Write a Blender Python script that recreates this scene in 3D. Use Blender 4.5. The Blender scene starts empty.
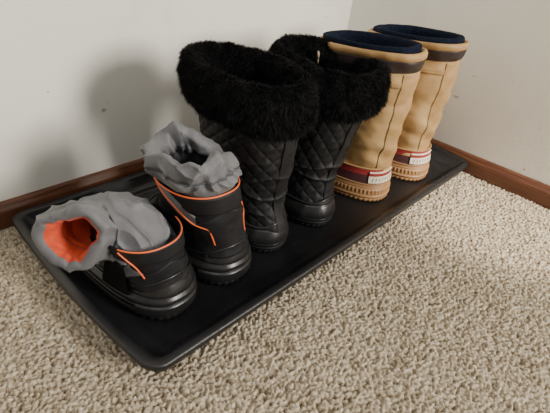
import bpy, math, numpy as np, random
from mathutils import Matrix, Vector, noise
S=0.55
rng=np.random.default_rng(7); random.seed(7)
# ---------------- materials
def mat(name,col,rough=0.6,col2=None,nscale=40,bump=0.0,bscale=200,spec=0.5,sheen=0.0,metal=0.0,detail=4,contrast=(0.35,0.65)):
    m=bpy.data.materials.new(name); m.use_nodes=True
    nt=m.node_tree; b=nt.nodes['Principled BSDF']
    b.inputs['Base Color'].default_value=(*col,1); b.inputs['Roughness'].default_value=rough
    b.inputs['Specular IOR Level'].default_value=spec; b.inputs['Metallic'].default_value=metal
    b.inputs['Sheen Weight'].default_value=sheen
    tc=nt.nodes.new('ShaderNodeTexCoord')
    if col2:
        n=nt.nodes.new('ShaderNodeTexNoise'); n.inputs['Scale'].default_value=nscale; n.inputs['Detail'].default_value=detail
        nt.links.new(tc.outputs['Object'],n.inputs['Vector'])
        r=nt.nodes.new('ShaderNodeValToRGB'); r.color_ramp.elements[0].position=contrast[0]; r.color_ramp.elements[1].position=contrast[1]
        r.color_ramp.elements[0].color=(*col,1); r.color_ramp.elements[1].color=(*col2,1)
        nt.links.new(n.outputs['Fac'],r.inputs['Fac']); nt.links.new(r.outputs['Color'],b.inputs['Base Color'])
    if bump>0:
        n2=nt.nodes.new('ShaderNodeTexNoise'); n2.inputs['Scale'].default_value=bscale; n2.inputs['Detail'].default_value=3
        nt.links.new(tc.outputs['Object'],n2.inputs['Vector'])
        bp=nt.nodes.new('ShaderNodeBump'); bp.inputs['Strength'].default_value=bump; bp.inputs['Distance'].default_value=0.002
        nt.links.new(n2.outputs['Fac'],bp.inputs['Height']); nt.links.new(bp.outputs['Normal'],b.inputs['Normal'])
    return m
M=dict(
 rubber=mat('black_rubber',(.010,.010,.011),.33,(.016,.015,.015),30,.15,300),
 rubbermatte=mat('black_rubber_matte',(.008,.008,.009),.6,None,30,.25,500,spec=.3),
 nylon=mat('black_nylon',(.007,.007,.008),.6,(.012,.012,.014),60,.3,900,spec=.35),
 velcro=mat('black_velcro',(.006,.006,.006),.95,None,60,.9,1500,spec=.15),
 quilt=mat('quilted_nylon',(.007,.007,.008),.55,(.011,.011,.012),50,.25,800,spec=.3),
 fur=mat('black_fur',(.0035,.0035,.004),.8,(.006,.006,.0065),60,0,spec=.18),
 grey=mat('grey_ripstop',(.105,.105,.112),.6,(.145,.145,.152),25,.35,600,sheen=.1),
 greyin=mat('grey_lining',(.06,.06,.07),.8,None,25,.3,500),
 orangein=mat('orange_lining',(.66,.075,.018),.8,(.46,.045,.012),50,.5,400,sheen=.1),
 orange=mat('orange_piping',(.85,.15,.04),.5),
 leather=mat('tan_leather',(.36,.215,.082),.62,(.54,.345,.148),11,.35,350,detail=8,contrast=(.30,.56)),
 leather2=mat('tan_leather_trim',(.36,.21,.075),.6,(.49,.30,.125),16,.35,350,detail=7),
 brown=mat('dark_brown_binding',(.018,.009,.008),.5,(.030,.016,.013),40,.3,400),
 felt=mat('navy_felt',(.005,.007,.015),.95,(.011,.016,.032),220,.8,500,spec=.1),
 gum=mat('gum_rubber',(.29,.150,.060),.5,(.36,.195,.082),20,.2,300),
 red=mat('red_band',(.24,.02,.02),.55,(.31,.03,.03),40,.2,400),
 maroon=mat('maroon_band',(.045,.014,.014),.55,(.07,.02,.02),40,.2,400),
 cream=mat('cream_patch',(.60,.52,.38),.6,(.68,.61,.47),60,.2,400),
 ink=mat('patch_ink',(.03,.02,.02),.6),
 lace=mat('tan_lace',(.42,.33,.2),.8,(.06,.04,.03),150,.3,500),
 metal=mat('eyelet_metal',(.5,.45,.35),.35,metal=1.0),
 tray=mat('black_tray_plastic',(.008,.008,.009),.36,(.012,.012,.014),15,.3,700,spec=.5),
)
# wood
def wood():
    m=bpy.data.materials.new('stained_wood'); m.use_nodes=True; nt=m.node_tree; b=nt.nodes['Principled BSDF']
    tc=nt.nodes.new('ShaderNodeTexCoord'); mp=nt.nodes.new('ShaderNodeMapping'); mp.inputs['Scale'].default_value=(3,3,60)
    n=nt.nodes.new('ShaderNodeTexNoise'); n.inputs['Scale'].default_value=5; n.inputs['Detail'].default_value=6
    r=nt.nodes.new('ShaderNodeValToRGB'); r.color_ramp.elements[0].position=.3; r.color_ramp.elements[1].position=.7
    r.color_ramp.elements[0].color=(.075,.024,.010,1); r.color_ramp.elements[1].color=(.16,.058,.025,1)
    nt.links.new(tc.outputs['Object'],mp.inputs['Vector']); nt.links.new(mp.outputs[0],n.inputs['Vector'])
    nt.links.new(n.outputs['Fac'],r.inputs['Fac']); nt.links.new(r.outputs['Color'],b.inputs['Base Color']); b.inputs['Roughness'].default_value=.4
    return m
M['wood']=wood()
def wallmat():
    m=bpy.data.materials.new('painted_drywall'); m.use_nodes=True; nt=m.node_tree; b=nt.nodes['Principled BSDF']; L=nt.links.new
    tc=nt.nodes.new('ShaderNodeTexCoord')
    n=nt.nodes.new('ShaderNodeTexNoise'); n.inputs['Scale'].default_value=4.5; n.inputs['Detail'].default_value=6
    r=nt.nodes.new('ShaderNodeValToRGB'); r.color_ramp.elements[0].position=.3; r.color_ramp.elements[1].position=.62
    r.color_ramp.elements[0].color=(.81,.785,.70,1); r.color_ramp.elements[1].color=(.88,.86,.78,1)
    L(tc.outputs['Object'],n.inputs['Vector']); L(n.outputs['Fac'],r.inputs['Fac'])
    prev=r.outputs['Color']
    for sc,lo,hi,fm,col,ms in ((30,.745,.77,.55,(.25,.23,.20,1),(1,1,1.6)),(9,.62,.76,.12,(.45,.43,.38,1),(1.5,1.5,.7))):
        mp=nt.nodes.new('ShaderNodeMapping'); mp.inputs['Scale'].default_value=ms; mp.inputs['Location'].default_value=(sc,1.3,.4)
        L(tc.outputs['Object'],mp.inputs['Vector'])
        n3=nt.nodes.new('ShaderNodeTexNoise'); n3.inputs['Scale'].default_value=sc; n3.inputs['Detail'].default_value=2; L(mp.outputs[0],n3.inputs['Vector'])
        r3=nt.nodes.new('ShaderNodeValToRGB'); r3.color_ramp.elements[0].position=lo; r3.color_ramp.elements[1].position=hi
        r3.color_ramp.elements[0].color=(0,0,0,1); r3.color_ramp.elements[1].color=(fm,fm,fm,1)
        L(n3.outputs['Fac'],r3.inputs['Fac'])
        mx=nt.nodes.new('ShaderNodeMixRGB'); mx.inputs['Color2'].default_value=col
        L(r3.outputs['Color'],mx.inputs['Fac']); L(prev,mx.inputs['Color1']); prev=mx.outputs[0]
    L(prev,b.inputs['Base Color'])
    n2=nt.nodes.new('ShaderNodeTexNoise'); n2.inputs['Scale'].default_value=110; n2.inputs['Detail'].default_value=3
    L(tc.outputs['Object'],n2.inputs['Vector'])
    bp=nt.nodes.new('ShaderNodeBump'); bp.inputs['Strength'].default_value=.25; bp.inputs['Distance'].default_value=.002
    L(n2.outputs['Fac'],bp.inputs['Height']); L(bp.outputs['Normal'],b.inputs['Normal']); b.inputs['Roughness'].default_value=.6
    b.inputs['Specular IOR Level'].default_value=.3
    return m
M['wall']=wallmat()
def carpetmat():
    m=bpy.data.materials.new('beige_carpet'); m.use_nodes=True; nt=m.node_tree; b=nt.nodes['Principled BSDF']; L=nt.links.new
    tc=nt.nodes.new('ShaderNodeTexCoord')
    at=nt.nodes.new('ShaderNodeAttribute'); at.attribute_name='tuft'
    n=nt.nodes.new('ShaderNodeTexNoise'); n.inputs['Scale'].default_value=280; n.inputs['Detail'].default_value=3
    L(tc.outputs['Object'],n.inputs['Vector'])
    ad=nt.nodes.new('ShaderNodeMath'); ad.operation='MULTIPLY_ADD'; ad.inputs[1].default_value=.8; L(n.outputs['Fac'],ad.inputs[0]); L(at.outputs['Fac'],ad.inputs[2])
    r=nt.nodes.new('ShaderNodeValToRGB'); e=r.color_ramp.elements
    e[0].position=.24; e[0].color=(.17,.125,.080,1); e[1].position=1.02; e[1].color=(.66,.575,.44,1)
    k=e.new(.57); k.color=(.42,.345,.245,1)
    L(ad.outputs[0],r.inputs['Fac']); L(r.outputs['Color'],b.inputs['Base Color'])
    b.inputs['Roughness'].default_value=.95; b.inputs['Specular IOR Level'].default_value=.1
    n2=nt.nodes.new('ShaderNodeTexNoise'); n2.inputs['Scale'].default_value=500; n2.inputs['Detail'].default_value=2
    L(tc.outputs['Object'],n2.inputs['Vector'])
    bp=nt.nodes.new('ShaderNodeBump'); bp.inputs['Strength'].default_value=.8; bp.inputs['Distance'].default_value=.003
    L(n2.outputs['Fac'],bp.inputs['Height']); L(bp.outputs['Normal'],b.inputs['Normal'])
    return m
M['carpet']=carpetmat()
# ---------------- helpers
def link(o): bpy.context.scene.collection.objects.link(o); return o
def mesh_obj(name,verts,faces,mats,midx=None,parent=None,smooth=True,scale=S):
    me=bpy.data.meshes.new(name); me.from_pydata((np.asarray(verts)*scale).tolist(),[],faces)
    for m in (mats if isinstance(mats,list) else [mats]): me.materials.append(m)
    if midx is not None: me.polygons.foreach_set('material_index',midx)
    me.polygons.foreach_set('use_smooth',[smooth]*len(me.polygons)); me.update()
    o=link(bpy.data.objects.new(name,me))
    if parent: o.parent=parent
    return o
def empty(name,loc,rz=0):
    e=bpy.data.objects.new(name,None); e.empty_display_size=.05; link(e)
    e.location=Vector(loc)*S; e.rotation_euler=(0,0,rz); return e
def grid_faces(nr,nc,closed=True,flip=False):
    f=[]
    for i in range(nr-1):
        for j in range(nc if closed else nc-1):
            k=(j+1)%nc
            q=(i*nc+j,i*nc+k,(i+1)*nc+k,(i+1)*nc+j)
            f.append(q[::-1] if flip else q)
    return f
def pchip(xs,ys,x):
    xs=np.asarray(xs,float); ys=np.asarray(ys,float); h=np.diff(xs); dl=np.diff(ys)/h
    d=np.zeros_like(ys); d[0]=dl[0]; d[-1]=dl[-1]
    for i in range(1,len(xs)-1):
        if dl[i-1]*dl[i]>0: d[i]=2*dl[i-1]*dl[i]/(dl[i-1]+dl[i])
    x=np.clip(x,xs[0],xs[-1]); i=np.clip(np.searchsorted(xs,x)-1,0,len(xs)-2)
    t=(x-xs[i])/h[i]
    return ys[i]*(1+2*t)*(1-t)**2+d[i]*h[i]*t*(1-t)**2+ys[i+1]*t*t*(3-2*t)+d[i+1]*h[i]*t*t*(t-1)
class Surf:
    def __init__(s,rows): s.r=np.array(rows,float)
    def base(s,z,th):
        z=np.broadcast_to(np.asarray(z,float),np.shape(th)); r=s.r
        yb,yf,w,xc,e=[pchip(r[:,0],r[:,k],z) for k in range(1,6)]
        c=np.cos(th); sn=np.sin(th); p=2/e
        u=-np.sign(c)*np.abs(c)**p
        y=(yb+yf)/2+(yf-yb)/2*u
        low=np.clip(1-z/.2,0,1)
        tap=1+low*(-.10*np.clip(-u,0,1)+.05*np.exp(-((u-.45)/.35)**2))
        x=xc+w*np.sign(sn)*np.abs(sn)**p*tap
        return np.stack([x,y,z],-1)
    def pt(s,z,th,off=0):
        th=np.asarray(th,float); P=s.base(z,th); e=1e-2
        T=s.base(z,th+e)-s.base(z,th-e)
        n=np.stack([T[...,1],-T[...,0],0*T[...,0]],-1); n/=np.linalg.norm(n,axis=-1,keepdims=True)+1e-9
        off=np.asarray(off,float)
        return P+n*(off[...,None] if off.ndim else off),n
def loft(name,surf,rows,mats,parent,nt=180,ths=None,disp=None,midx=None,cap=False):
    closed=ths is None
    if closed: ths=np.linspace(-math.pi,math.pi,nt,endpoint=False)
    V=[]
    for (z,off) in rows:
        z=z(ths) if callable(z) else np.full(len(ths),float(z))
        P,n=surf.pt(z,ths,off)
        if disp is not None:
            seg=np.linalg.norm(np.diff(P,axis=0,append=P[:1]),axis=1)
            s=np.cumsum(seg); i0=np.argmin(np.abs(ths)); s=s-s[i0]
            P=P+n*disp(z,ths,s,P)[:,None]
        V.append(P)
    V=np.concatenate(V); nc=len(ths); F=grid_faces(len(rows),nc,closed)
    mi=None
    if midx is not None:
        per=nc if closed else nc-1
        mi=[]
        for i in range(len(rows)-1): mi+= [midx(i)]*per
    if cap:
        V=np.vstack([V,V[:nc].mean(0)[None]]); k=len(V)-1
        for j in range(nc): F.append(((j+1)%nc,j,k)); 
        if mi is not None: mi+=[midx(0)]*nc
    return mesh_obj(name,V,F,mats,mi,parent)
def lin(a,b,n): return np.linspace(a,b,n)
def tube(name,pts,r,m,parent):
    cu=bpy.data.curves.new(name,'CURVE'); cu.dimensions='3D'; cu.bevel_depth=r*S; cu.bevel_resolution=3; cu.use_fill_caps=True
    sp=cu.splines.new('POLY'); pts=np.asarray(pts)*S; sp.points.add(len(pts)-1)
    for i,p in enumerate(pts): sp.points[i].co=(*p,1)
    cu.materials.append(m); o=link(bpy.data.objects.new(name,cu)); o.parent=parent; return o
def trace(surf,zt,off,n=60):
    zt=np.array(zt); t=np.linspace(0,1,len(zt)); tt=np.linspace(0,1,n)
    z=pchip(t,zt[:,0],tt); th=pchip(t,zt[:,1],tt)
    return surf.pt(z,th,off)[0]
def nz(P,sc,oct=3,seed=0):
    return np.array([noise.fractal(Vector(p*sc)+Vector((seed,seed*1.7,-seed)),1.0,2.0,oct) for p in P])
def crease(P,sc,seed=0,oct=1,k=7):
    n=np.array([noise.fractal(Vector(p*sc)+Vector((seed,seed*1.7,-seed)),1.0,2.0,oct) for p in P])
    return np.exp(-np.abs(n)*k)
def groove(z,z0,w,d): return -d*np.exp(-((z-z0)/w)**2)

# ---------------- room
XW,YW=2.165,1.465
def box(name,a,b,m):
    a=np.array(a,float); b=np.array(b,float)
    V=[[(a,b)[i][0],(a,b)[j][1],(a,b)[k][2]] for i in(0,1) for j in(0,1) for k in(0,1)]
    F=[(0,1,3,2),(4,6,7,5),(0,4,5,1),(2,3,7,6),(0,2,6,4),(1,5,7,3)]
    return mesh_obj(name,V,F,m,smooth=False)
box('wall_left',(-4,YW,-.1),(XW+.25,YW+.2,4.4),M['wall'])
box('wall_right',(XW,-1.6,-.1),(XW+.2,YW,4.4),M['wall'])
def board(name,p0,p1,nrm):
    p0=np.array(p0);p1=np.array(p1);nrm=np.array(nrm)
    prof=[(0,0),(.026,0),(.026,.05),(.024,.062),(.017,.074),(.013,.083),(.008,.088),(0,.089)]
    V=[];
    for p in (p0,p1):
        for (d,z) in prof: V.append([p[0]+nrm[0]*d,p[1]+nrm[1]*d,z])
    n=len(prof); F=[(i,(i+1)%n,n+(i+1)%n,n+i) for i in range(n)]+[tuple(range(n)),tuple(range(2*n-1,n-1,-1))]
    return mesh_obj(name,V,F,M['wood'],smooth=False)
board('baseboard_left',(-4,YW),(XW,YW),(0,-1)); board('baseboard_right',(XW,-1.6),(XW,YW-.027),(-1,0))
# carpet (metres)
x0,x1,y0,y1=-.45*S,XW*S,-.75*S,YW*S; st=.0017
gx=np.arange(x0,x1+st,st); gy=np.arange(y0,y1+st,st); GX,GY=np.meshgrid(gx,gy); 
cs=.0047; ni=int((x1-x0)/cs)+6; nj=int((y1-y0)/cs)+6
jx=rng.random((nj,ni)); jy=rng.random((nj,ni)); ang=rng.random((nj,ni))*math.pi; rnd=rng.random((nj,ni)); hh=rng.random((nj,ni))
ci=np.floor((GX-x0)/cs).astype(int)+2; cj=np.floor((GY-y0)/cs).astype(int)+2
best=np.full(GX.shape,-9.); bt=np.zeros(GX.shape)
for di in(-1,0,1):
    for dj in(-1,0,1):
        a=cj+dj; b=ci+di
        px=x0+(b-2+jx[a,b])*cs; py=y0+(a-2+jy[a,b])*cs
        dx=(GX-px)/cs; dy=(GY-py)/cs; ca=np.cos(ang[a,b]); sa=np.sin(ang[a,b])
        u=dx*ca+dy*sa; v=-dx*sa+dy*ca
        d=(u/1.0)**2+(v/.55)**2
        h=hh[a,b]*.9-d*1.1
        mk=h>best; best=np.where(mk,h,best); bt=np.where(mk,rnd[a,b],bt)
best=np.clip(best,-1.2,1)
Z=(best-.6)*.0045 + .001*np.sin(GX*23+np.sin(GY*17)*2)
V=np.stack([GX.ravel(),GY.ravel(),Z.ravel()],-1)
nr,nc=GX.shape
idx=np.arange(nr*nc).reshape(nr,nc); Fq=np.stack([idx[:-1,:-1],idx[:-1,1:],idx[1:,1:],idx[1:,:-1]],-1).reshape(-1,4)
me=bpy.data.meshes.new('floor'); me.vertices.add(len(V)+0); me.vertices.foreach_set('co',V.ravel())
me.loops.add(Fq.size); me.loops.foreach_set('vertex_index',Fq.ravel().astype(np.int32))
me.polygons.add(len(Fq)); me.polygons.foreach_set('loop_start',(np.arange(len(Fq))*4).astype(np.int32))
me.update(calc_edges=True); me.polygons.foreach_set('use_smooth',[True]*len(Fq))
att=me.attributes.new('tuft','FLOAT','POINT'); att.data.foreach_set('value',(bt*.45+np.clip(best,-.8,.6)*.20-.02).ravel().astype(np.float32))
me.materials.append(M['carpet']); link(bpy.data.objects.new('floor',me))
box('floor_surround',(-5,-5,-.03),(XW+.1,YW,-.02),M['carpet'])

# ---------------- tray
def tray():
    cx,cy=1.248,1.012; a0,b0=.862,.386; R=.035
    def outline(d):
        a=a0+(d if d>-.01 else -.01+(d+.01)*1.9); b=b0+d*.95; r=max(R+d*.6,.02); pts=[]
        cs_=[(a-r,b-r,0),(-(a-r),b-r,90),(-(a-r),-(b-r),180),(a-r,-(b-r),270)]
        for k,(ox,oy,s0) in enumerate(cs_):
            for t in np.linspace(0,90,12): 
                an=math.radians(s0+t); pts.append([ox+r*math.cos(an),oy+r*math.sin(an)])
            nx=cs_[(k+1)%4]; an=math.radians(s0+90)
            p=np.array([ox+r*math.cos(an),oy+r*math.sin(an)]); q=np.array([nx[0]+r*math.cos(an),nx[1]+r*math.sin(an)])
            for t in np.linspace(0,1,24)[1:-1]: pts.append(list(p*(1-t)+q*t))
        P=np.array(pts)
        P[:,0]+=np.sign(P[:,0])*np.clip(np.abs(P[:,0])/a-.85,0,1)/.15*.024*(1-(P[:,1]/b)**2)
        return P
    prof=[(-.05,.000),(-.012,.000),(-.006,.003),(.002,.034),(.008,.038),(.010,.043),(.018,.046),(.022,.051),(.022,.060),(.018,.064),(.002,.065),(-.006,.062),(-.010,.056),(-.022,.032),(-.034,.024),(-.044,.021),(-.050,.013),(-.06,.010)]
    V=[];
    for d,z in prof:
        o=outline(d)
        lift=np.clip((np.abs(o[:,0])-.80)/.08,0,1)*.012*(z/.065)*np.clip(1-(o[:,1]/.41)**2,0,1)
        V.append(np.column_stack([o[:,0]+cx,o[:,1]+cy,z+lift]))
    nc=len(V[0]); V=np.concatenate(V); nr=len(prof); F=grid_faces(nr,nc)
    F.append(tuple(range(nc))[::-1]); F.append(tuple(range((nr-1)*nc,nr*nc)))
    return mesh_obj('boot_tray',V,F,M['tray'])
t=tray()
md=t.modifiers.new('b','BEVEL'); md.width=.0008; md.segments=2; md.limit_method='ANGLE'
ZT=.0115

# ---------------- fur strands
def strands(name,P,N,length,width,m,parent,droop=.3,seed=0):
    r=np.random.default_rng(seed); n=len(P)
    D=N+ r.normal(0,.36,(n,3)); D[:,2]-=droop
    cl=np.array([noise.noise_vector(Vector(p*26)) for p in P]); D=D+cl*1.3
    D/=np.linalg.norm(D,axis=1,keepdims=True)
    side=np.cross(D,r.normal(0,1,(n,3))); side/=np.linalg.norm(side,axis=1,keepdims=True)+1e-9
    L=(length*(.6+.7*r.random(n)))[:,None]
    bend=np.array([0,0,-1])*L*.25
    a=P-side*width; b=P+side*width; mid=P+D*L*.55; c=mid-side*width*.8; d=mid+side*width*.8; e=P+D*L+bend
    V=np.stack([a,b,d,c,e],1).reshape(-1,3)
    F=[]
    for i in range(n):
        k=5*i; F.append((k,k+1,k+2,k+3)); F.append((k+3,k+2,k+4))
    return mesh_obj(name,V,F,m,parent=parent)

# ---------------- fur trimmed boot
def fur_boot(name,loc,rz,lean,seed,dz=0.):
    E=empty(name,loc,rz)
    lx,ly=lean
    def L(z,yb,yf,w,e=2.3): k=max(z-.12,0)/.5; return (z,yb+ly*k,yf+ly*k,w,lx*k,e)
    su=Surf([L(.0,.01,.46,.094,2.5),L(.05,.0,.465,.104,2.5),L(.10,.01,.45,.101,2.4),L(.14,.022,.40,.096),L(.19,.028,.345,.097),L(.26,.018,.325,.104),L(.36,.0,.33,.115),L(.47,-.015,.335,.122),L(.66,-.02,.335,.124)])
    tread=lambda z,th,s,P: .002*np.sin(s*2*math.pi/.02)*(z<.02)
    loft('outsole',su,[(0,-.006),(.002,.002),(.010,.004),(.018,.004),(.022,.002),(.024,.007),(.030,.008),(.034,.004)],M['rubbermatte'],E,300,disp=tread,cap=True)
    top=lambda v:(lambda th:.030+v*(.105+.028*np.exp(-(th/.5)**2)-.012*np.cos(2*th)-.030))
    dsp=lambda z,th,s,P: groove(z,.048,.0022,.004)+groove(z,.098,.0025,.003)+.004*np.exp(-((np.abs(th)-.62-(.12-z)*3)/.12)**2)*(z>.05)
    rows=[(top(v),.004+.006*math.sin(math.pi*min(v*1.2,1))) for v in lin(0,1,40)]+[(top(1.01),-.004)]
    loft('rubber_shell',su,rows,M['rubber'],E,240,disp=dsp)
    tube('shell_rim',su.pt(top(.99)(np.linspace(-math.pi,math.pi,160)),np.linspace(-math.pi,math.pi,160),.005)[0],.004,M['rubber'],E)
    p=.050
    def q(z,th,s,P):
        a=(s+z)/p; b=(s-z)/p
        g=np.minimum(np.abs(np.sin(math.pi*a)),np.abs(np.sin(math.pi*b)))
        body=.0045*g**.55-.0035
        return np.where(np.abs(th)<.14,.003,body)+.009*nz(P,8,2,seed)+.008*crease(P*np.array([.6,.6,1.6]),10,seed)*np.exp(-((z-.24)/.10)**2)
    rows=[(z,0) for z in lin(.09,.52,170)]
    loft('quilted_shaft',su,rows,M['quilt'],E,320,disp=q)
    for sg in(-1,1):
        z=lin(.13,.5,40); tube('back_seam',su.pt(z,np.full(40,sg*.15),.003)[0],.0014,M['nylon'],E)
    rows=[]
    zc=.545+dz
    for f in lin(math.pi*1.5,-math.pi*.5,44):
        zz=.064*math.sin(f)
        rows.append(((lambda th,zz=zz:zc+zz-.012*np.cos(th)),.007+.028*math.cos(f)))
    def fd(z,th,s,P): return .010*nz(P,16,3,seed+3)+.014*nz(P,5,2,seed+9)
    fo=loft('fur_cuff',su,rows[::-1],M['fur'],E,200,disp=fd)
    loft('lining',su,[(z,-.016) for z in lin(.56,.10,16)],M['fur'],E,90)
    loft('insole',su,[(.09,-.03),(.10,-.012)],M['fur'],E,90,cap=True)
    me=fo.data; nv=len(me.vertices); co=np.empty(nv*3); me.vertices.foreach_get('co',co); co=co.reshape(-1,3)/S
    nn=np.empty(nv*3); me.vertices.foreach_get('normal',nn); nn=nn.reshape(-1,3)
    c0=co.mean(0); 
    f=np.array([(p_.vertices[0],p_.vertices[1],p_.vertices[2]) for p_ in me.polygons])
    K=50000
    r=np.random.default_rng(seed); pk=f[r.integers(0,len(f),K)]; w=r.random((K,2))
    P=co[pk[:,0]]+(co[pk[:,1]]-co[pk[:,0]])*w[:,0:1]+(co[pk[:,2]]-co[pk[:,1]])*w[:,1:2]
    N=nn[pk[:,0]]
    out=co[:,:2]-c0[:2]; iz=np.argsort(-np.linalg.norm(out,axis=1))[:500]
    if (nn[iz,:2]*out[iz]).sum()<0: N=-N
    strands('fur_fibres',P,N,.0175,.0009,M['fur'],E,.35,seed)
    return E
fur_boot('fur_trimmed_winter_boot',(.972,.770,ZT),.04,(-.035,.01),3,-.018)
fur_boot('fur_trimmed_winter_boot',(1.215,.760,ZT),-.03,(.045,-.02),5,-.022)

# ---------------- pac boots
def pac_boot(name,loc,rz,lean,seed):
    E=empty(name,loc,rz); lx,ly=lean
    def L(z,yb,yf,w,e=2.3): k=max(z-.12,0)/.5; return (z,yb+ly*k,yf+ly*k,w,lx*k,e)
    su=Surf([L(0,.0,.50,.120,2.6),L(.05,0,.505,.126,2.6),L(.09,.008,.49,.122,2.5),L(.13,.014,.43,.119),L(.18,.014,.37,.118),L(.25,.005,.345,.118),L(.36,-.008,.345,.120),L(.47,-.022,.355,.123),L(.57,-.030,.36,.125),L(.65,-.035,.36,.125)])
    tread=lambda z,th,s,P: .002*np.sin(s*2*math.pi/.02)*(z<.016)
    loft('outsole',su,[(0,-.004),(.002,.006),(.010,.008),(.016,.008),(.019,.005),(.022,.011),(.028,.012),(.032,.008)],M['gum'],E,320,disp=tread,cap=True)
    rib=lambda z,th,s,P: .002*np.sin(s*2*math.pi/.016)*np.exp(-((z-.047)/.009)**4)+groove(z,.061,.002,.004)
    rows=[(z,.008) for z in lin(.030,.064,18)]+[(z,.006) for z in lin(.066,.082,8)]+[(.084,-.002)]
    loft('gum_rubber_shell',su,rows,M['gum'],E,400,disp=rib)
    bz=lambda v:(lambda th:.078+v*.070)
    rows=[(bz(v),.006) for v in lin(0,1,20)]+[(bz(1.02),-.002)]
    loft('foxing_band',su,rows,[M['maroon'],M['red'],M['gum']],E,180,midx=lambda i:0 if (i<11) else (1 if i<18 else 2))
    a=np.linspace(-math.pi,math.pi,140)
    tube('band_welt',su.pt(.080,a,.007)[0],.003,M['gum'],E)
    tube('band_welt',su.pt(.149,a,.005)[0],.003,M['leather2'],E)
    ths=np.linspace(-.60,.30,30)
    rows=[(.086,.006)]+[(z,.0115) for z in lin(.087,.134,12)]+[(.135,.006)]
    loft('heel_patch',su,rows,[M['cream'],M['red'],M['ink']],E,ths=ths,midx=lambda i:1 if i in(8,9,10) else 0)
    for k in range(7):
        a=-.50+k*.1
        tube('patch_letter',su.pt(np.array([.097,.109]),np.array([a,a+.03]),.0120)[0],.0013,M['ink'],E)
    def wr(z,th,s,P): 
        return .014*nz(P*np.array([1,1,1.4]),6,3,seed)+.005*np.sin(z*60+3*np.sin(th*2))*np.exp(-((z-.21)/.07)**2)
    TOP=.600
    topf=lambda v:(lambda th:.12+v*(TOP+.018*np.cos(th)-.12))
    rows=[(topf(v),0) for v in lin(0,1,90)]+[(topf(1),-.008)]
    loft('leather_shaft',su,rows,M['leather'],E,200,disp=wr)
    rows=[(topf(.875),-.002),(topf(.88),.004)]+[(topf(v),.0045) for v in lin(.885,.958,10)]+[(topf(.960),.0)]
    loft('collar_stripe',su,rows,M['brown'],E,200,disp=wr)
    rows=[(topf(.957),0),(topf(.962),.005),(topf(.99),.006),(topf(1.008),.003),(topf(1.012),-.004),(topf(1.0),-.010),(topf(.9),-.011)]
    loft('collar_lip',su,rows,M['leather2'],E,200,disp=wr)
    ths=np.linspace(-.42,.42,24)
    rows=[(topf(.05),.0)]+[(topf(v),.0035) for v in lin(.055,.86,60)]+[(topf(.87),0)]
    loft('back_stay',su,rows,M['leather2'],E,ths=ths,disp=wr)
    for a in(-1.55,1.55):
        z=lin(.155,.53,60); P,n=su.pt(z,np.full(60,a),.002); tube('side_seam',P+n*wr(z,np.full(60,a),z,P)[:,None],.0013,M['brown'],E)
    for ta,tb,za,zb in((-1.35,-.45,.502,.524),):
        rows=[(za,0)]+[(z,.008) for z in lin(za+.002,zb-.002,6)]+[(zb,0)]
        loft('collar_strap',su,rows,M['leather2'],E,ths=np.linspace(ta,tb,20),disp=wr)
    for sg in(-1,1):
        ths=np.linspace(2.2,2.85,14) if sg>0 else np.linspace(-2.85,-2.2,14)
        rows=[(topf(.18),0)]+[(topf(v),.005) for v in lin(.19,.87,40)]+[(topf(.875),0)]
        loft('eyelet_placket',su,rows,M['leather2'],E,ths=ths,disp=wr)
    zs=lin(.24,.525,8); A=2.35
    for i,z in enumerate(zs):
        for sg in(-1,1):
            P,n=su.pt(np.array([z]),np.array([sg*A]),.010)
            bpy.ops.mesh.primitive_torus_add(major_radius=.008*S,minor_radius=.003*S,major_segments=16,minor_segments=8)
            o=bpy.context.object; o.name='eyelet'; o.data.materials.append(M['metal']); o.parent=E; o.location=Vector(P[0]*S)
            o.rotation_euler=Vector(n[0]).to_track_quat('Z','Y').to_euler()
        if i<7:
            for sg in(-1,1):
                a=np.linspace(A,2*math.pi-A,20)
                if sg<0:a=a[::-1]
                tube('lace',su.pt(lin(z,zs[i+1],20),a,.014)[0],.0045,M['lace'],E)
    for sg,k in((-1,.07),(1,.05)):
        t=lin(0,1,30); P,n=su.pt(.54-.07*t+.06*np.sin(math.pi*t),np.full(30,-A+.15)+sg*.3*np.sin(math.pi*t),.016)
        tube('lace_loop',P+n*(k*np.sin(math.pi*t))[:,None],.0045,M['lace'],E)
    def fn(z,th,s,P): return .005*nz(P,25,3,seed+1)
    lt=lambda dz:(lambda th:TOP+.004+.018*np.cos(th)+dz)
    rows=[(lt(-.06),-.012),(lt(-.02),-.012),(lt(.002),-.011),(lt(.014),-.012),(lt(.018),-.019),(lt(.014),-.029),(lt(0),-.035)]+[(z,-.037) for z in lin(.55,.10,16)]
    loft('felt_liner',su,rows,M['felt'],E,140,disp=fn)
    loft('insole',su,[(.10,-.04),(.11,-.03)],M['felt'],E,90,cap=True)
    return E
pac_boot('tan_pac_boot',(1.565,.738,ZT),.02,(-.078,.0),11)
pac_boot('tan_pac_boot',(1.865,.718,ZT),-.03,(-.078,.0),17)

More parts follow.
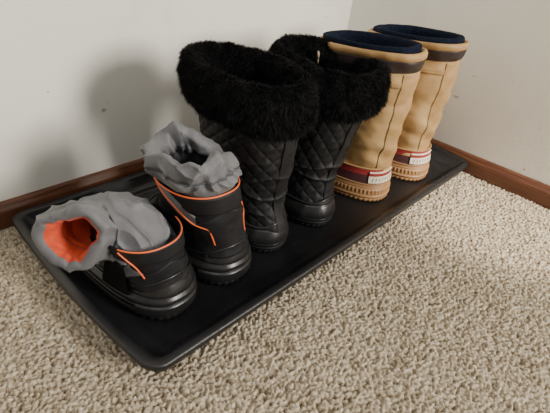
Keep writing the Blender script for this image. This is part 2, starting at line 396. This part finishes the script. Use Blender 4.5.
# ---------------- child snow boots
def kid_base(E,su,seed,ztop):
    tread=lambda z,th,s,P: .0025*np.sin(s*2*math.pi/.022)*(z<.02)
    loft('outsole',su,[(0,-.004),(.002,.004),(.012,.007),(.020,.007),(.024,.003),(.026,.010),(.036,.011),(.040,.005)],M['rubbermatte'],E,300,disp=tread,cap=True)
    top=lambda v:(lambda th:.036+v*(.120+.022*np.exp(-(th/.7)**2)+.01*np.cos(2*th)-.036))
    dsp=lambda z,th,s,P: groove(z,.062,.0025,.0045)+groove(z,.092,.002,.003)+.004*np.exp(-((z-.077)/.008)**4)+.003*np.exp(-((np.abs(th)-.75)/.1)**2)*(z>.095)
    rows=[(top(v),.004+.007*math.sin(math.pi*min(v*1.3,1))) for v in lin(0,1,40)]+[(top(1.01),-.004)]
    loft('rubber_shell',su,rows,M['rubber'],E,240,disp=dsp)
    loft('heel_bumper',su,[(.030,.004)]+[(z,.016) for z in lin(.033,.062,8)]+[(.066,.004)],M['rubber'],E,ths=np.linspace(-.9,.9,40))
    a=np.linspace(-math.pi,math.pi,160); tube('shell_rim',su.pt(top(.99)(a),a,.006)[0],.004,M['rubber'],E)
    wr=lambda z,th,s,P:.006*nz(P,12,3,seed)
    loft('upper',su,[(z,0) for z in lin(.09,ztop,50)],M['nylon'],E,180,disp=wr)
    ths=np.linspace(-1.0,1.0,40)
    pt_=lambda v:(lambda th:.11+v*(ztop-.05-.11-.05*np.abs(th)))
    loft('heel_counter',su,[(pt_(0),0)]+[(pt_(v),.006) for v in lin(.02,.98,24)]+[(pt_(1),0)],M['nylon'],E,ths=ths,disp=wr)
    ths=np.linspace(math.pi-1.6,math.pi+1.6,50)
    loft('instep_strap',su,[(.165,0)]+[(z,.010) for z in lin(.168,.205,8)]+[(.208,0)],M['velcro'],E,ths=ths)
def rowsK(lx,ly):
    def L(z,yb,yf,w,e=2.3): k=max(z-.12,0)/.3; return (z,yb+ly*k,yf+ly*k,w,lx*k,e)
    return [L(0,.008,.43,.100,2.6),L(.05,0,.44,.109,2.6),L(.10,.004,.42,.106,2.5),L(.15,.010,.35,.099),L(.20,.008,.29,.096),L(.27,.0,.25,.096),L(.34,-.004,.235,.096),L(.40,-.005,.225,.096),L(.50,-.005,.22,.094)]
# boot B (upright)
E=empty('child_snow_boot',(.757,.750,ZT),-.02); su=Surf(rowsK(-.09,.0)); kid_base(E,su,21,.345)
a=np.linspace(-math.pi,math.pi,160)
zt=lambda th:.342+.010*np.cos(th)
tube('collar_piping',su.pt(zt(a),a,.005)[0],.0024,M['orange'],E)
loft('rear_collar_panel',su,[((lambda th:.285+.0*th),0)]+[((lambda th,v=v:.287+v*(.050+.008*np.cos(th))),.005) for v in lin(0,1,10)]+[((lambda th:.340+.008*np.cos(th)),0)],M['nylon'],E,ths=np.linspace(-1.2,1.6,60))
ths=np.linspace(-2.0,-.9,30)
gp=lambda v:(lambda th:(.225+(-.9-th)*.085)+v*np.minimum(.05,.332-(.225+(-.9-th)*.085)))
loft('side_panel',su,[(gp(0),0)]+[(gp(v),.005) for v in lin(.03,.97,10)]+[(gp(1),0)],M['grey'],E,ths=ths)
tube('side_piping',trace(su,[(.332,-1.95),(.285,-1.4),(.245,-.98),(.228,-.60),(.165,-.52)],.0055),.0024,M['orange'],E)
tube('side_piping',trace(su,[(.332,1.75),(.29,1.35),(.245,.95),(.228,.60),(.165,.52)],.0055),.0024,M['orange'],E)
def crin(z,th,s,P):
    k=np.clip((z-.348)/.03,0,1)
    pl=np.sin(th*13+3*np.sin(th*2))*.005*np.exp(-((z-.385)/.025)**2)-.006*np.exp(-((z-.392)/.007)**2)
    return k*(.018*crease(P*np.array([1,1,.7]),9,2,k=6)+.010*crease(P,19,6,k=6)-.010+.014*nz(P,6,2,5)+pl)
tw=lambda v:(lambda th:.348+v*(.090+.018*np.sin(th*2+2.2)+.012*np.sin(3*th)+.006*np.sin(7*th)))
prof=[(v,-.004+.014*math.sin(math.pi*min(v*1.0,1))) for v in lin(0,1,72)]+[(1.05,-.010),(1.02,-.020),(.95,-.026)]+[(v,-.030-.012*math.sin(math.pi*(1-max(v,0)))) for v in lin(.9,-1.6,30)]
loft('fabric_cuff',su,[(tw(v),o) for v,o in prof],[M['grey'],M['greyin']],E,320,disp=crin,midx=lambda i:0 if i<80 else 1)
zc_=np.full(160,.392); P,n=su.pt(zc_,a,.010); tube('drawcord',P+n*crin(zc_,a,0,P)[:,None],.0030,M['greyin'],E)
loft('insole',su,[(.09,-.03),(.10,-.02)],M['greyin'],E,90,cap=True)
# boot A (cuff flopped sideways)
E=empty('child_snow_boot',(.547,.750,ZT),.03); su=Surf(rowsK(-.07,.03)); kid_base(E,su,33,.25)
ctr=np.array([(-.012,.140,.15),(-.025,.150,.195),(-.045,.170,.225),(-.085,.190,.240),(-.122,.195,.248),(-.158,.185,.258),(-.190,.165,.268)])
tt=np.linspace(0,1,len(ctr)); t2=np.linspace(0,1,110)
C=np.stack([pchip(tt,ctr[:,k],t2) for k in range(3)],-1)
for _ in range(60): C[1:-1]=(C[:-2]+C[2:]+2*C[1:-1])/4
ru=.096-.012*t2; rv=.124-.034*t2
NB=len(C)
e=C[-1]; dT=(C[-1]-C[-3]); dT/=np.linalg.norm(dT)
roll=[e+dT*.008,e+dT*.012,e+dT*.010,e+dT*.004,e-dT*.006]
Call=np.vstack([C,roll,C[::-1][5:71]])
ruA=np.concatenate([ru,[.080,.070,.061,.055,.050],np.full(66,.046)]); rvA=np.concatenate([rv,[.087,.077,.067,.060,.055],np.full(66,.052)])
T=np.gradient(C,axis=0); T/=np.linalg.norm(T,axis=1,keepdims=True)
Us=[];U=np.array([1.,0,0])
for i in range(NB):
    U=U-T[i]*np.dot(U,T[i]); U/=np.linalg.norm(U); Us.append(U.copy())
fr=list(range(NB))+[NB-1]*5+list(range(NB-6,NB-72,-1))
th=np.linspace(-math.pi,math.pi,280,endpoint=False); VV=[]
for i,c in enumerate(Call):
    U=Us[fr[i]]; W=np.cross(T[fr[i]],U)
    R=np.outer(np.sin(th)*ruA[i],U)-np.outer(np.cos(th)*rvA[i],W); P=c+R
    d=R/np.linalg.norm(R,axis=1,keepdims=True); f=min(i/(NB-1),1)
    fade=1-.35*math.exp(-((i-NB)/14)**2)
    D=min(f*4,1)*fade*(.020*crease(P,8,8,k=6)+.011*crease(P,18,3,k=6)-.010+.012*nz(P,5,2,4))
    D=D+(.0015*np.sin(th*9+2*np.sin(3*th))+.007*np.sin(2*th+.8)+.004*np.sin(3*th))*math.exp(-((i-NB)/20)**2)
    D=D+(.004*np.sin(th*14+2*np.sin(2*th))-.004)*math.exp(-((i-NB*.72)/6)**2)
    VV.append(P+d*(D*(1 if i<NB+4 else .7))[:,None])
nr=len(Call)
mi=[kk for i in range(nr-1) for kk in [0 if i<NB+3 else 1]*280]
mesh_obj('fabric_cuff',np.concatenate(VV),grid_faces(nr,280),[M['grey'],M['orangein']],mi,E)
loft('collar_edge',su,[((lambda th:.200+.01*np.cos(th)),.002)]+[((lambda th,v=v:.203+v+.01*np.cos(th)),.008) for v in lin(0,.045,8)]+[((lambda th:.251+.01*np.cos(th)),.002)],M['nylon'],E,ths=np.linspace(-1.5,1.6,80))
a=np.linspace(-1.1,1.3,120)
tube('collar_piping',su.pt(.249+.010*np.cos(a),a,.006)[0],.0022,M['orange'],E)
tube('side_piping',trace(su,[(.245,-1.1),(.225,-.95),(.20,-.78),(.16,-.66)],.009),.0022,M['orange'],E)
loft('strap_tab',su,[(.085,.010)]+[(z,.018) for z in lin(.09,.195,12)]+[(.20,.008)],M['velcro'],E,ths=np.linspace(-1.45,-1.0,14))
loft('insole',su,[(.09,-.03),(.10,-.02)],M['greyin'],E,90,cap=True)

# ---------------- lights
def area(name,loc,target,size,sy,energy,col):
    l=bpy.data.lights.new(name,'AREA'); l.shape='RECTANGLE'; l.size=size; l.size_y=sy; l.energy=energy; l.color=col
    o=link(bpy.data.objects.new(name,l)); o.location=loc
    o.rotation_euler=(Vector(target)-Vector(loc)).to_track_quat('-Z','Y').to_euler(); return o
area('window_light',(1.05,-2.2,1.25),(.7,.6,.25),.6,.9,118,(1,.945,.86))
area('ceiling_bounce',(-.8,-.4,2.3),(.3,.6,0),1.6,1.6,17,(1,.985,.96))
sp=bpy.data.lights.new('carpet_patch_spot','SPOT'); sp.energy=230; sp.spot_size=math.radians(16); sp.spot_blend=.75; sp.shadow_soft_size=.05; sp.color=(1,.93,.82)  # added spot, brightens the carpet patch near the right wall for contrast
o=link(bpy.data.objects.new('carpet_patch_spot',sp)); o.location=(1.10,-1.0,1.25); o.rotation_euler=(Vector((1.02,.22,0))-Vector(o.location)).to_track_quat('-Z','Y').to_euler()
w=bpy.data.worlds.new('world'); bpy.context.scene.world=w; w.use_nodes=True
w.node_tree.nodes['Background'].inputs[0].default_value=(1,.99,.97,1); w.node_tree.nodes['Background'].inputs[1].default_value=.27
# ---------------- camera
f=465.0
v1=Vector((498,-243.5,f)).normalized(); v2=Vector((-622,-384.5,f)); v2=(v2-v1*v2.dot(v1)).normalized(); v3=v1.cross(v2)
right=Vector((v1.x,v2.x,v3.x)); down=Vector((v1.y,v2.y,v3.y)); fwd=Vector((v1.z,v2.z,v3.z))
up=-down; back=-fwd
m=Matrix(((right.x,up.x,back.x,0),(right.y,up.y,back.y,0),(right.z,up.z,back.z,S),(0,0,0,1)))
cd=bpy.data.cameras.new('camera'); cd.sensor_width=36; cd.lens=f/550*36; cd.clip_start=.02
c=link(bpy.data.objects.new('camera',cd)); c.matrix_world=m; bpy.context.scene.camera=c
